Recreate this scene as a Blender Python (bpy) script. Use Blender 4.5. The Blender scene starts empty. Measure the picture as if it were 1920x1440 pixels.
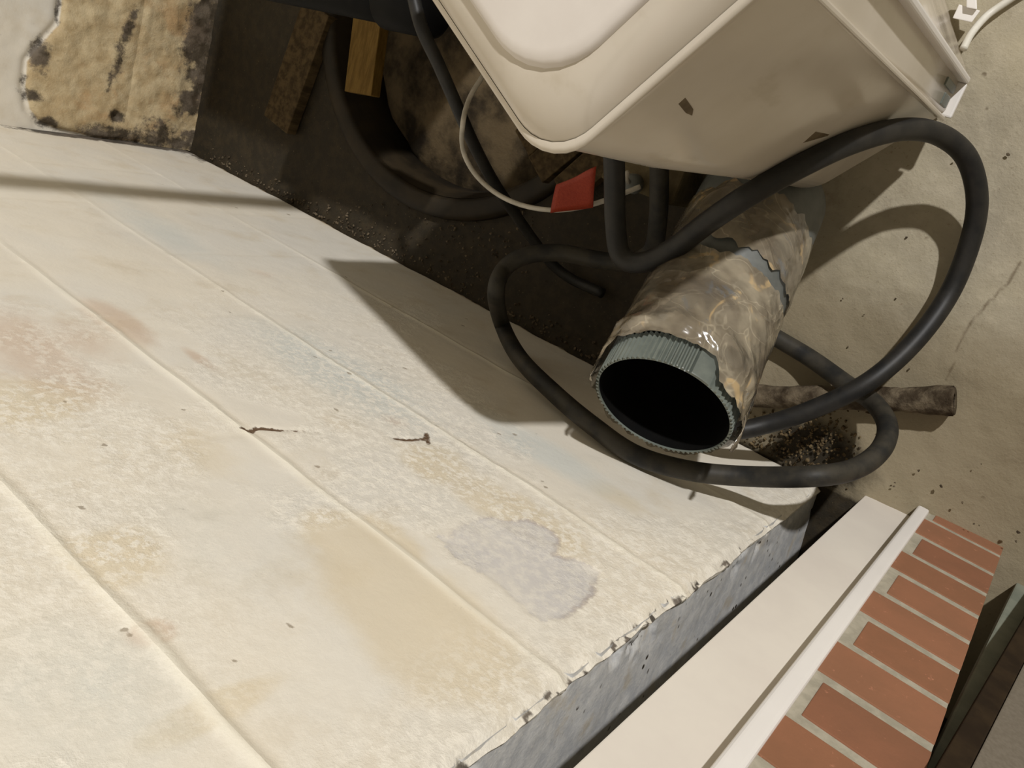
import bpy, bmesh, math, random
import numpy as np
from mathutils import Vector, Matrix
random.seed(4)
SC = bpy.context.scene
COL = SC.collection

# ------------------------------------------------------------------ camera
F = 1553.0
def _n(v): return v / np.linalg.norm(v)
_d = _n(np.array([1102., -210., F]))
_h = np.array([-2460., -1420., F]); _h = _n(_h - _h.dot(_d) * _d)
RW = np.array([-_h, np.cross(_d, _h), -_d])       # rows: world X (along wall), Y (out of wall), Z (up)
CP = np.array([.152, .353, 1.08])
def at(px, py, x=None, y=None, z=None):
    """point of the real plane x=.., y=.. or z=.. seen at a photograph position"""
    r = RW @ np.array([px - 960., py - 720., F])
    i, v = (0, x) if x is not None else (1, y) if y is not None else (2, z)
    return Vector(CP + (v - CP[i]) / r[i] * r)
cam = bpy.data.objects.new('camera', bpy.data.cameras.new('camera'))
COL.objects.link(cam)
R3 = Matrix((tuple(RW[:, 0]), tuple(-RW[:, 1]), tuple(-RW[:, 2]))).transposed()
cam.matrix_world = Matrix.Translation(Vector(CP)) @ R3.to_4x4()
cam.data.sensor_width = 36; cam.data.lens = F / 1920 * 36; cam.data.clip_start = .01
SC.camera = cam

# ------------------------------------------------------------------ light
w = bpy.data.worlds.new('world'); SC.world = w; w.use_nodes = True
w.node_tree.nodes['Background'].inputs[0].default_value = (1, .86, .60, 1)
w.node_tree.nodes['Background'].inputs[1].default_value = .21
ld = bpy.data.lights.new('ceiling_bulb', 'POINT'); ld.energy = 1000; ld.color = (1, .985, .97)
ld.shadow_soft_size = .075
lo = bpy.data.objects.new('ceiling_bulb', ld); lo.location = (1.60, 4.12, 3.76); COL.objects.link(lo)
SC.view_settings.view_transform = 'Standard'; SC.view_settings.look = 'None'
SC.view_settings.gamma = 1; SC.view_settings.exposure = 0; SC.view_settings.use_curve_mapping = False

# ------------------------------------------------------------------ helpers
def lin(r, g, b):
    return tuple(((c / 255 / 12.92) if c / 255 <= .04045 else ((c / 255 + .055) / 1.055) ** 2.4) for c in (r, g, b)) + (1,)
class NT:
    def __init__(s, name):
        s.m = bpy.data.materials.new(name); s.m.use_nodes = True
        s.t = s.m.node_tree; s.b = s.t.nodes['Principled BSDF']
        s.pos = s.t.nodes.new('ShaderNodeNewGeometry').outputs['Position']
    def n(s, k, **kw):
        x = s.t.nodes.new(k)
        for a, v in kw.items(): setattr(x, a, v)
        return x
    def l(s, a, b): s.t.links.new(a, b)
    def noise(s, scale, detail=6, rough=.6, dist=0, vec=None, stretch=None):
        v = vec or s.pos
        if stretch:
            m = s.n('ShaderNodeMapping'); m.inputs['Scale'].default_value = stretch; s.l(v, m.inputs[0]); v = m.outputs[0]
        x = s.n('ShaderNodeTexNoise'); s.l(v, x.inputs['Vector'])
        x.inputs['Scale'].default_value = scale; x.inputs['Detail'].default_value = detail
        x.inputs['Roughness'].default_value = rough; x.inputs['Distortion'].default_value = dist
        return x.outputs['Fac']
    def attr(s, name):
        return s.n('ShaderNodeAttribute', attribute_name=name).outputs['Fac']
    def ramp(s, fac, lo, hi, a=0., b=1.):
        x = s.n('ShaderNodeMapRange', interpolation_type='SMOOTHSTEP')
        s.l(fac, x.inputs[0]); x.inputs[1].default_value = lo; x.inputs[2].default_value = hi
        x.inputs[3].default_value = a; x.inputs[4].default_value = b
        return x.outputs[0]
    def math(s, op, a, b=None):
        x = s.n('ShaderNodeMath', operation=op)
        for i, v in enumerate((a, b)):
            if v is None: continue
            if isinstance(v, (int, float)): x.inputs[i].default_value = v
            else: s.l(v, x.inputs[i])
        return x.outputs[0]
    def mix(s, fac, a, b, mode='MIX'):
        x = s.n('ShaderNodeMix', data_type='RGBA', blend_type=mode)
        if isinstance(fac, (int, float)): x.inputs[0].default_value = fac
        else: s.l(fac, x.inputs[0])
        for i, v in ((6, a), (7, b)):
            if isinstance(v, tuple): x.inputs[i].default_value = v
            else: s.l(v, x.inputs[i])
        return x.outputs[2]
    def bump(s, h, strength=.3, dist=.002, prev=None):
        x = s.n('ShaderNodeBump'); x.inputs['Strength'].default_value = strength
        x.inputs['Distance'].default_value = dist; s.l(h, x.inputs['Height'])
        if prev: s.l(prev, x.inputs['Normal'])
        s.l(x.outputs[0], s.b.inputs['Normal']); return x.outputs[0]
    def done(s, col, rough=.6, spec=.3):
        if isinstance(col, tuple): s.b.inputs['Base Color'].default_value = col
        else: s.l(col, s.b.inputs['Base Color'])
        if isinstance(rough, (int, float)): s.b.inputs['Roughness'].default_value = rough
        else: s.l(rough, s.b.inputs['Roughness'])
        s.b.inputs['Specular IOR Level'].default_value = spec
        return s.m
def simple(name, c1, c2, scale=30, rough=.6, spec=.3, bs=60, bstr=.15, bd=.001, lo=.35, hi=.65, stretch=None):
    k = NT(name)
    c = k.mix(k.ramp(k.noise(scale, stretch=stretch), lo, hi), c1, c2)
    if bstr: k.bump(k.noise(bs), bstr, bd)
    return k.done(c, rough, spec)

def link(name, me, mat=None, parent=None, smooth=False):
    o = bpy.data.objects.new(name, me); COL.objects.link(o)
    if mat is not None and not me.materials:
        for m in (mat if isinstance(mat, (list, tuple)) else [mat]): me.materials.append(m)
    if parent is not None: o.parent = parent
    if smooth:
        me.polygons.foreach_set('use_smooth', [True] * len(me.polygons))
    return o
def from_bm(name, bm, mat, parent=None, smooth=False):
    bmesh.ops.recalc_face_normals(bm, faces=bm.faces)
    me = bpy.data.meshes.new(name); bm.to_mesh(me); bm.free()
    return link(name, me, mat, parent, smooth)
def tag(o, label=None, cat=None, group=None, kind=None):
    for k, v in (('label', label), ('category', cat), ('group', group), ('kind', kind)):
        if v: o[k] = v
    return o
def empty(name, loc=(0, 0, 0)):
    o = bpy.data.objects.new(name, None); COL.objects.link(o); o.location = loc; o.empty_display_size = .05
    o['_off'] = 1; return o
def hexa(bm, pts, bevel=0, seg=2):
    """box from 8 corner points: bottom loop of four then top loop of four"""
    v = [bm.verts.new(p) for p in pts]
    fs = [bm.faces.new([v[i] for i in q]) for q in ((0, 3, 2, 1), (4, 5, 6, 7), (0, 1, 5, 4), (1, 2, 6, 5), (2, 3, 7, 6), (3, 0, 4, 7))]
    if bevel:
        es = list({e for f in fs for e in f.edges})
        bmesh.ops.bevel(bm, geom=es, offset=bevel, segments=seg, affect='EDGES', profile=.6)
def box(bm, x0, x1, y0, y1, z0, z1, bevel=0, seg=2):
    hexa(bm, [(x0, y0, z0), (x1, y0, z0), (x1, y1, z0), (x0, y1, z0), (x0, y0, z1), (x1, y0, z1), (x1, y1, z1), (x0, y1, z1)], bevel, seg)
def boxobj(name, dims, mat, parent=None, bevel=.002, seg=2):
    bm = bmesh.new(); box(bm, *dims, bevel=bevel, seg=seg)
    return from_bm(name, bm, mat, parent)
def catmull(P, n=10):
    P = [Vector(p) for p in P]
    P = [P[0] * 2 - P[1]] + P + [P[-1] * 2 - P[-2]]
    out = []
    for i in range(1, len(P) - 2):
        a, b, c, d = P[i - 1:i + 3]
        for k in range(n):
            t = k / n
            out.append(.5 * ((2 * b) + (c - a) * t + (2 * a - 5 * b + 4 * c - d) * t * t + (3 * b - a - 3 * c + d) * t ** 3))
    out.append(P[-2]); return out
def frames(pts):
    fr = []; up = None
    for i, p in enumerate(pts):
        t = (pts[min(i + 1, len(pts) - 1)] - pts[max(i - 1, 0)]).normalized()
        if up is None:
            up = t.orthogonal().normalized()
        up = (up - t * up.dot(t)).normalized()
        fr.append((t, up, t.cross(up)))
    return fr
def tube_bm(pts, r, seg=16, cap=True, bm=None):
    bm = bm or bmesh.new(); rings = []
    fr = frames(pts)
    for i, p in enumerate(pts):
        rr = r(i / (len(pts) - 1)) if callable(r) else r
        t, u, v = fr[i]
        rings.append([bm.verts.new(p + (u * math.cos(a) + v * math.sin(a)) * rr) for a in [2 * math.pi * k / seg for k in range(seg)]])
    for a, b in zip(rings, rings[1:]):
        for k in range(seg): bm.faces.new((a[k], a[(k + 1) % seg], b[(k + 1) % seg], b[k]))
    if cap: bm.faces.new(rings[0][::-1]); bm.faces.new(rings[-1])
    return bm

# numpy value noise --------------------------------------------------
_rng = np.random.RandomState(7); _T = _rng.rand(256, 256)
def vn(x, y):
    xi = np.floor(x).astype(int); yi = np.floor(y).astype(int); fx = x - xi; fy = y - yi
    fx = fx * fx * (3 - 2 * fx); fy = fy * fy * (3 - 2 * fy)
    g = lambda a, b: _T[a & 255, b & 255]
    return (g(xi, yi) * (1 - fx) + g(xi + 1, yi) * fx) * (1 - fy) + (g(xi, yi + 1) * (1 - fx) + g(xi + 1, yi + 1) * fx) * fy
def fbm(x, y, s, o=4, seed=0):
    r = 0; a = .5; t = 0
    for k in range(o):
        r = r + a * vn(x * s + 17.3 * k + seed, y * s + 9.1 * k + seed * 1.7); t += a; a *= .55; s *= 2.03
    return r / t
def sst(v, a, b):
    t = np.clip((v - a) / (b - a), 0, 1); return t * t * (3 - 2 * t)
def sdf_poly(x, y, poly):
    d = np.full(x.shape, 1e9); inside = np.zeros(x.shape, bool)
    n = len(poly)
    for i in range(n):
        ax, ay = poly[i]; bx, by = poly[(i + 1) % n]
        ex, ey = bx - ax, by - ay; t = np.clip(((x - ax) * ex + (y - ay) * ey) / (ex * ex + ey * ey), 0, 1)
        d = np.minimum(d, np.hypot(x - ax - ex * t, y - ay - ey * t))
        c = ((ay > y) != (by > y)); xx = ax + (y - ay) * ex / (ey if abs(ey) > 1e-9 else 1e-9)
        inside ^= c & (x < xx)
    return np.where(inside, -d, d)
def sd_line(x, y, pts):
    d = np.full(x.shape, 1e9)
    for (ax, ay), (bx, by) in zip(pts, pts[1:]):
        ex, ey = bx - ax, by - ay; t = np.clip(((x - ax) * ex + (y - ay) * ey) / (ex * ex + ey * ey), 0, 1)
        d = np.minimum(d, np.hypot(x - ax - ex * t, y - ay - ey * t))
    return d
def blob(x, y, cx, cy, rx, ry, ang=0):
    c, s = math.cos(ang), math.sin(ang); dx, dy = x - cx, y - cy
    return np.exp(-(((dx * c + dy * s) / rx) ** 2 + ((-dx * s + dy * c) / ry) ** 2))
def grid_mesh(name, U, V, P, attrs=None, flip=False):
    nu, nv = U.shape
    me = bpy.data.meshes.new(name)
    idx = np.arange(nu * nv).reshape(nu, nv)
    q = np.stack([idx[:-1, :-1], idx[1:, :-1], idx[1:, 1:], idx[:-1, 1:]], -1).reshape(-1, 4)
    if flip: q = q[:, ::-1].copy()
    me.vertices.add(nu * nv); me.vertices.foreach_set('co', P.reshape(-1).astype(np.float32))
    me.loops.add(q.size); me.loops.foreach_set('vertex_index', q.reshape(-1).astype(np.int32))
    me.polygons.add(len(q)); me.polygons.foreach_set('loop_start', (np.arange(len(q)) * 4).astype(np.int32))
    me.update(calc_edges=True); me.validate()
    me.polygons.foreach_set('use_smooth', [True] * len(q))
    for k, a in (attrs or {}).items():
        at_ = me.attributes.new(k, 'FLOAT', 'POINT'); at_.data.foreach_set('value', a.reshape(-1).astype(np.float32))
    return me

# ------------------------------------------------------------------ materials
def wall_material():
    k = NT('cream_paint')
    big = k.noise(3.2, 5, .55); mid = k.noise(14, 6, .6); fine = k.noise(120, 5, .65); vf = k.noise(420, 3, .6)
    c = k.mix(k.ramp(big, .38, .62), lin(229, 221, 205), lin(224, 219, 208))
    c = k.mix(k.math('MULTIPLY', k.ramp(mid, .5, .75), .45), c, lin(205, 190, 163))
    tan = k.ramp(k.math('ADD', k.attr('tan'), k.math('MULTIPLY', k.math('SUBTRACT', mid, .5), .7)), .22, .6)
    c = k.mix(k.math('MULTIPLY', tan, .6), c, lin(216, 201, 171))
    pk = k.ramp(k.math('ADD', k.attr('pink'), k.math('MULTIPLY', k.math('SUBTRACT', mid, .5), .8)), .2, .8)
    c = k.mix(k.math('MULTIPLY', pk, .6), c, lin(201, 176, 153))
    cool = k.ramp(k.math('ADD', k.attr('cool'), k.math('MULTIPLY', k.math('SUBTRACT', mid, .5), .8)), .2, .9)
    c = k.mix(k.math('MULTIPLY', cool, .8), c, lin(211, 213, 207))
    # efflorescence / rough white speckle
    ro = k.math('MULTIPLY', k.attr('rough'), k.ramp(fine, .47, .58))
    c = k.mix(k.math('MULTIPLY', ro, .75), c, lin(240, 234, 221))
    # peeled patch: distance attribute (m), sharpened by noise
    pd = k.math('ADD', k.attr('patch'), k.math('MULTIPLY', k.math('SUBTRACT', k.noise(60, 5, .7), .5), .018))
    c = k.mix(k.math('MULTIPLY', k.ramp(pd, .0012, -.0012), k.ramp(mid, .3, .6, .45, 1.0)), c, k.mix(k.ramp(fine, .4, .65), lin(205, 201, 197), lin(220, 215, 206)))
    edge = k.ramp(k.math('ABSOLUTE', pd), .0035, .0008)
    c = k.mix(k.math('MULTIPLY', edge, k.math('MULTIPLY', k.attr('patch_edge'), k.ramp(mid, .4, .6, .1, .6))), c, lin(168, 157, 152))
    # joint tint
    c = k.mix(k.math('MULTIPLY', k.attr('joint'), .8), c, lin(243, 237, 220))
    c = k.mix(k.math('MULTIPLY', k.attr('shade'), .35), c, lin(200, 184, 154))
    # pits and cracks
    v = k.n('ShaderNodeTexVoronoi'); v.inputs['Scale'].default_value = 17; k.l(k.pos, v.inputs['Vector'])
    pit = k.math('MULTIPLY', k.ramp(k.math('ADD', v.outputs['Distance'], k.math('MULTIPLY', fine, .08)), .125, .08), k.ramp(k.noise(9, 3), .58, .62))
    c = k.mix(k.math('MULTIPLY', pit, .7), c, lin(150, 135, 108))
    sp = k.ramp(k.math('ADD', k.attr('spot'), k.math('MULTIPLY', k.math('SUBTRACT', vf, .5), .5)), .35, .6)
    c = k.mix(k.math('MULTIPLY', sp, .7), c, lin(140, 126, 106))
    ck = k.ramp(k.math('ADD', k.attr('crack'), k.math('MULTIPLY', k.math('SUBTRACT', k.noise(200, 3), .5), .9)), .3, .65)
    c = k.mix(ck, c, lin(104, 84, 66))
    # mould and bare block
    bare = k.ramp(k.math('ADD', k.attr('bare'), k.math('MULTIPLY', k.math('SUBTRACT', k.noise(30, 6, .7), .5), .5)), .35, .65)
    bc = k.mix(k.ramp(k.noise(26, 6, .7), .35, .65), lin(186, 164, 126), lin(206, 188, 152))
    bc = k.mix(k.math('MULTIPLY', k.ramp(k.noise(15, 5, .6), .5, .68), .5), bc, lin(186, 146, 100))
    c = k.mix(bare, c, bc)
    mo = k.math('ADD', k.attr('mould'), k.math('MULTIPLY', k.math('SUBTRACT', k.noise(48, 7, .75), .5), 2.0))
    mcol = k.mix(k.ramp(k.noise(35, 4), .4, .6), lin(52, 45, 38), lin(98, 88, 78))
    c = k.mix(k.math('MULTIPLY', k.ramp(mo, .25, .8), .92), c, mcol)
    h = k.math('ADD', k.math('MULTIPLY', fine, .5), k.math('MULTIPLY', k.math('MULTIPLY', k.noise(260, 4, .7), k.attr('rough')), 1.8))
    k.bump(h, .4, .0018)
    return k.done(c, .62, .25)
M_WALL = wall_material()

def grey_edge_material():
    k = NT('grey_paint')
    n1 = k.noise(60, 6, .7); n2 = k.noise(300, 4, .7)
    c = k.mix(k.ramp(n1, .35, .65), lin(198, 199, 200), lin(222, 221, 218))
    c = k.mix(k.ramp(n2, .55, .75), c, lin(236, 232, 224))
    c = k.mix(k.ramp(k.noise(25, 5), .55, .7), c, lin(206, 198, 184))
    v = k.n('ShaderNodeTexVoronoi'); v.inputs['Scale'].default_value = 70; k.l(k.pos, v.inputs['Vector'])
    pit = k.math('MULTIPLY', k.ramp(v.outputs['Distance'], .22, .12), k.ramp(k.noise(30, 3), .52, .6))
    c = k.mix(pit, c, lin(60, 50, 40))
    k.bump(k.math('ADD', n1, k.math('MULTIPLY', n2, .5)), .4, .0015)
    return k.done(c, .55, .3)
M_GREY = grey_edge_material()

def concrete_material():
    k = NT('floor_concrete')
    a = k.noise(4, 5, .6); b = k.noise(35, 6, .65); f = k.noise(220, 4, .7)
    c = k.mix(k.ramp(a, .35, .65), lin(178, 168, 144), lin(164, 155, 136))
    c = k.mix(k.math('MULTIPLY', k.ramp(b, .45, .7), .5), c, lin(190, 180, 158))
    c = k.mix(k.math('MULTIPLY', k.ramp(k.noise(11, 6, .7), .55, .7), .5), c, lin(138, 124, 104))
    gr = k.ramp(k.math('ADD', k.attr('wall_tone'), k.math('MULTIPLY', k.math('SUBTRACT', k.noise(9, 5, .65), .5), .9)), .15, .85)
    c = k.mix(k.math('MULTIPLY', gr, .8), c, lin(134, 122, 98))  # browner tone, stronger towards the wall
    c = k.mix(k.math('MULTIPLY', k.ramp(f, .6, .72), .5), c, lin(120, 105, 82))
    v = k.n('ShaderNodeTexVoronoi'); v.inputs['Scale'].default_value = 38; k.l(k.pos, v.inputs['Vector'])
    pit = k.math('MULTIPLY', k.ramp(v.outputs['Distance'], .14, .08), k.ramp(k.noise(14, 3), .56, .62))
    c = k.mix(k.math('MULTIPLY', pit, .75), c, lin(98, 84, 64))
    ck = k.ramp(k.math('ADD', k.attr('crack'), k.math('MULTIPLY', k.math('SUBTRACT', k.noise(150, 3), .5), .5)), .4, .8)
    c = k.mix(k.math('MULTIPLY', ck, .7), c, lin(104, 90, 70))
    d = k.ramp(k.math('ADD', k.attr('dirt_shade'), k.math('MULTIPLY', k.math('SUBTRACT', k.noise(18, 6, .7), .5), .8)), .25, .75)
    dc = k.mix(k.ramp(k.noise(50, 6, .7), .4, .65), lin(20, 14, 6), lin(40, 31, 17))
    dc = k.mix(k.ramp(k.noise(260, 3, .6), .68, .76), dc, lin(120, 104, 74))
    c = k.mix(k.math('MULTIPLY', d, .93), c, dc)  # dark soil colour, also used to paint shade on the floor
    k.bump(k.math('ADD', b, k.math('MULTIPLY', f, .6)), .45, .003)
    return k.done(c, .7, .25)
M_FLOOR = concrete_material()

M_HOSE = simple('black_rubber', lin(28, 28, 28), lin(42, 40, 37), 40, .5, .35, 300, .2, .0005)
M_HOSE2 = simple('dusty_rubber', lin(34, 34, 33), lin(62, 58, 50), 28, .55, .3, 300, .25, .0005)
M_ABS = simple('black_plastic', lin(6, 6, 6), lin(12, 11, 10), 30, .6, .12)
M_PVC = simple('grey_plastic_pipe', lin(92, 95, 92), lin(112, 114, 110), 20, .5, .35, 200, .1)
M_COLLAR = simple('grey_ribbed_plastic', lin(98, 104, 98), lin(114, 120, 112), 30, .42, .4, 300, .05)
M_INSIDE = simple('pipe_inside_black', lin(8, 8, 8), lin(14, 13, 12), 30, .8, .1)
M_WHITE = simple('white_board_paint', lin(222, 214, 204), lin(230, 223, 212), 6, .5, .3, 200, .05)
M_BEAD = simple('white_vinyl_bead', lin(234, 230, 226), lin(240, 236, 232), 6, .35, .4, 200, .03)
M_RED = simple('red_flag_tape', lin(134, 44, 25), lin(150, 56, 34), 200, .5, .3, 400, .1, stretch=(3, 3, .3))
M_CORDG = simple('grey_cord', lin(168, 162, 150), lin(190, 184, 172), 50, .4, .5, bstr=0)
M_CORDW = simple('white_cord', lin(214, 210, 198), lin(226, 222, 212), 50, .45, .4, bstr=0)
M_WOOD = simple('yellow_wood', lin(96, 72, 26), lin(118, 92, 42), 30, .65, .2, 80, .3, stretch=(6, 1, 6))
M_OLDWOOD = simple('old_grey_wood', lin(56, 45, 28), lin(86, 71, 48), 24, .75, .15, 80, .5, .002, stretch=(4, 4, 1))
M_CONC = simple('block_concrete', lin(88, 78, 56), lin(112, 100, 76), 24, .85, .15, 90, .5, .003)
M_RUST = simple('rusty_iron', lin(60, 50, 38), lin(112, 100, 82), 45, .85, .15, 120, .9, .004)
M_RIM = simple('basin_black_plastic', lin(30, 24, 14), lin(48, 39, 25), 16, .6, .3, 80, .3)
M_DIRT = simple('basin_lid_dirt', lin(36, 30, 22), lin(92, 79, 59), 14, .85, .15, 60, .6, .004)
M_MORTAR = simple('grey_mortar', lin(158, 152, 136), lin(176, 169, 152), 80, .8, .2, 200, .4)
M_GREEN = simple('green_grey_board', lin(118, 124, 112), lin(136, 140, 126), 20, .6, .3, 80, .1)
M_DARKEDGE = simple('dark_brown_edge', lin(40, 30, 20), lin(54, 42, 28), 30, .8, .15)
M_GREYPANEL = simple('grey_panel_paint', lin(112, 104, 92), lin(122, 114, 102), 300, .6, .3, 300, .1)
M_SHADEWALL = simple('recess_shade', lin(46, 38, 28), lin(66, 55, 40), 20, .9, .1)

def brick_material(i):
    k = NT('red_brick_%s' % 'abc'[i])
    cc = [(148, 102, 76), (153, 106, 80), (144, 98, 74)][i]
    c = k.mix(k.ramp(k.noise(18, 5), .35, .65), lin(*cc), lin(cc[0] - 8, cc[1] - 4, cc[2] - 3))
    c = k.mix(k.math('MULTIPLY', k.ramp(k.noise(130, 4, .7), .64, .72), .5), c, lin(205, 140, 112))
    k.bump(k.noise(160, 4), .25, .0012)
    return k.done(c, .62, .25)
M_BRICK = [brick_material(i) for i in range(3)]

def bin_material():
    k = NT('off_white_glossy_plastic')
    c = k.mix(k.ramp(k.noise(5, 4), .35, .65), lin(206, 196, 180), lin(216, 207, 193))
    c = k.mix(k.math('MULTIPLY', k.ramp(k.noise(22, 5, .6, stretch=(1, 1, .4)), .56, .72), .35), c, lin(176, 162, 136))
    k.bump(k.noise(160, 3), .03, .001)
    return k.done(c, k.ramp(k.noise(12, 4), .3, .7, .10, .2), .5)
M_BIN = bin_material()
M_BINMARK = simple('grime_mark', lin(92, 78, 58), lin(112, 98, 76), 60, .5)
M_BINTOP = simple('white_lid_plastic', lin(218, 210, 202), lin(226, 219, 211), 9, .4, .35, 120, .05)

def tape_material():
    k = NT('clear_brown_tape')
    n1 = k.noise(17, 3, .5, 1.0); n2 = k.noise(30, 3, .5, .8)
    c = k.mix(k.ramp(n1, .35, .65), lin(112, 101, 85), lin(158, 147, 126))
    c = k.mix(k.math('MULTIPLY', k.ramp(n2, .62, .70), .8), c, lin(196, 168, 122))
    rd = k.math('ABSOLUTE', k.math('SUBTRACT', k.noise(16, 2, .5, 1.6), .5))
    c = k.mix(k.math('MULTIPLY', k.ramp(rd, .018, .0), k.ramp(n1, .4, .6, .1, .5)), c, lin(206, 194, 168))  # pale crease lines painted into the colour as specular streaks
    c = k.mix(k.math('MULTIPLY', k.ramp(k.noise(33, 4, .6, .5), .6, .68), .7), c, lin(112, 116, 120))
    k.done(c, .2, .7)
    k.b.inputs['Coat Weight'].default_value = 1.0; k.b.inputs['Coat Roughness'].default_value = .08
    k.bump(k.math('ADD', k.math('MULTIPLY', k.math('ABSOLUTE', k.math('SUBTRACT', k.noise(16, 1, .5, 1.2), .5)), -2.2), k.math('MULTIPLY', k.noise(55, 1, .5, 1.0), .2)), .8, .006)
    tr = k.n('ShaderNodeBsdfTransparent'); mx = k.n('ShaderNodeMixShader')
    k.l(k.ramp(n2, .3, .7, .35, .05), mx.inputs[0])
    k.l(k.b.outputs[0], mx.inputs[1]); k.l(tr.outputs[0], mx.inputs[2])
    k.l(mx.outputs[0], k.t.nodes['Material Output'].inputs[0])
    return k.m
M_TAPE = tape_material()

# ------------------------------------------------------------------ setting: block walls
BED = [-.012, .202, .434, .629, .831, 1.035, 1.24, 1.445, 1.65, 1.855, 2.06]   # bed joints measured on the wall
HEAD = [[-.2, -.6, -1.0], [-.03 - .37, -.8, -1.2], [-.6, -1.0], [-.355, -.76, -1.16], [-.215, -.64, -1.04], [-.4, -.8, -1.2],
        [-.2, -.6, -1.0], [-.4, -.8, -1.2], [-.2, -.6, -1.0], [-.4, -.8, -1.2]]
def P2(pts): return [(p[0], p[2]) for p in [at(a, b, y=0) for a, b in pts]]
PATCH = P2([(818, 1003), (842, 1008), (862, 988), (890, 976), (925, 970), (955, 980), (985, 976), (1022, 990), (1046, 1010), (1040, 1040),
            (1080, 1052), (1120, 1070), (1110, 1110), (1070, 1150), (1020, 1166), (985, 1140), (950, 1105), (915, 1080), (870, 1055), (848, 1040), (835, 1018)])
CRACK = P2([(455, 803), (470, 809), (480, 802), (496, 803), (524, 806)])
CRACK2 = P2([(740, 824), (775, 826), (798, 822), (800, 812), (803, 832)])
CRACK3 = P2([(524, 806), (560, 808), (600, 811)])
SPOTS = P2([(122, 750), (195, 832), (545, 1172), (305, 345), (425, 395), (445, 388), (508, 518), (418, 548), (432, 585), (620, 655), (592, 668), (655, 700),
            (642, 706), (596, 875), (630, 770), (345, 766), (875, 597), (868, 610), (1015, 905), (1022, 916), (820, 800), (715, 690), (735, 684), (760, 688),
            (440, 1240), (155, 950), (240, 1190), (232, 1180), (935, 815), (965, 816), (440, 425), (485, 345), (650, 520)])
def field_left(X, Z):
    """relief and stain attributes of the cream wall, plane Y=0"""
    H = (fbm(X, Z, 6, 4, 1) - .5) * .005 + (fbm(X, Z, 30, 3, 2) - .5) * .0007
    rough = np.clip(sst(fbm(X, Z, 7, 4, 5), .44, .58) * sst(X, -.85, -.35) + sst(X, -.10, -.0) * .9, 0, 1)
    rough = np.maximum(rough, blob(X, Z, -.3, .85, .2, .10) * .9)
    H += rough * (fbm(X, Z, 90, 3, 3) - .5) * .0016
    dz = np.min([np.abs(Z + (fbm(X, Z * 0, 12, 2, 9) - .5) * .006 - b) for b in BED], axis=0)
    joint = np.exp(-(dz / .0045) ** 2); low = np.zeros_like(Z)
    for b in BED:
        low += np.exp(-((Z + (fbm(X, Z * 0, 12, 2, 9) - .5) * .006 - b + .006) / .004) ** 2)
    jv = np.zeros_like(X)
    for i in range(len(BED) - 1):
        m = (Z > BED[i]) & (Z <= BED[i + 1])
        for hx in HEAD[i]: jv += m * np.exp(-((X + (fbm(X * 0, Z, 14, 2, 4) - .5) * .008 - hx) / .0055) ** 2)
    amp = .45 + .9 * fbm(X, Z, 5, 2, 11)
    fade = sst(X, -1.1, -.4)
    upper = np.exp(-((Z - .831) / .03) ** 2)
    H += joint * (.0014 + .0006 * upper) * amp * (.3 + .7 * fade) - low * .0008 * amp * fade - np.clip(jv, 0, 1) * .0006 * amp
    pd = sdf_poly(X, Z, PATCH); H -= .0009 * sst(-pd + (fbm(X, Z, 60, 3, 8) - .5) * .012, -.001, .001)
    ck = np.maximum(np.exp(-(sd_line(X, Z, CRACK) / .0026) ** 2), .8 * np.exp(-(sd_line(X, Z, CRACK2) / .003) ** 2))
    ck = np.maximum(ck, .5 * np.exp(-(sd_line(X, Z, CRACK3) / .0025) ** 2)); H -= ck * .002
    sp = np.zeros_like(X)
    for i, (a, b) in enumerate(SPOTS): sp = np.maximum(sp, blob(X, Z, a, b, .0022 + .0009 * (i % 3), .0018 + .0007 * (i % 2)))
    H -= sp * .0007
    q = lambda px, py: (lambda p: (p[0], p[2]))(at(px, py, y=0))
    def bl(px, py, rx, ry, a=0): u, v = q(px, py); return blob(X, Z, u, v, rx, ry, a)
    tan = np.maximum.reduce([bl(690, 1020, .05, .04), bl(640, 1000, .04, .03), bl(800, 1170, .09, .06), bl(740, 1110, .05, .04), bl(230, 1040, .035, .03, .4) * .9, bl(190, 1060, .03, .02),
                             bl(820, 870, .05, .04) * .8, bl(960, 960, .10, .04) * .75, bl(560, 360, .1, .05) * .8, bl(20, 750, .04, .06), bl(640, 420, .08, .05) * .6,
                             bl(400, 1330, .012, .05) * .9, bl(1150, 930, .05, .03) * .6, bl(370, 850, .09, .04) * .5, np.zeros_like(X)])
    pink = np.maximum.reduce([bl(215, 600, .07, .025), bl(60, 650, .12, .05) * .8, bl(150, 640, .06, .05) * .7, bl(495, 515, .03, .02) * .5, bl(370, 670, .03, .01) * .9,
                              bl(285, 1185, .012, .014) * 1.3, bl(740, 790, .02, .015) * .8])
    cool = np.maximum.reduce([bl(640, 700, .16, .07), bl(1020, 850, .10, .04), bl(300, 430, .2, .06) * .7, bl(150, 1300, .10, .08) * .6, bl(400, 1000, .10, .08) * .4])
    shade = np.clip(low * amp * .7 * fade + jv * .15 + np.clip(joint, 0, 1) * 0, 0, 1)
    # broken, dirty bottom edge
    bare = sst(-Z, -.03, .01) * .8
    mould = np.maximum(sst(-Z, -.016, .006), 0) * .8
    edge_m = sst(X, -.006, .001) * sst(fbm(X, Z, 110, 3, 21), .55, .68) * sst(Z, .12, .3)
    mould = np.maximum(mould, edge_m * .9)
    mould = np.maximum(mould, .8 * blob(X, Z, -1.38, -.01, .07, .05))
    mould = np.maximum(mould, 1.1 * sst(X, -1.385, -1.41) * sst(.42 - Z, 0, .15))
    # plaster lip at the wall's end rounds off
    H = H - .006 * sst(X, -.012, .003) ** 2 * (.6 + .8 * fbm(X, Z, 50, 3, 15))
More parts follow.
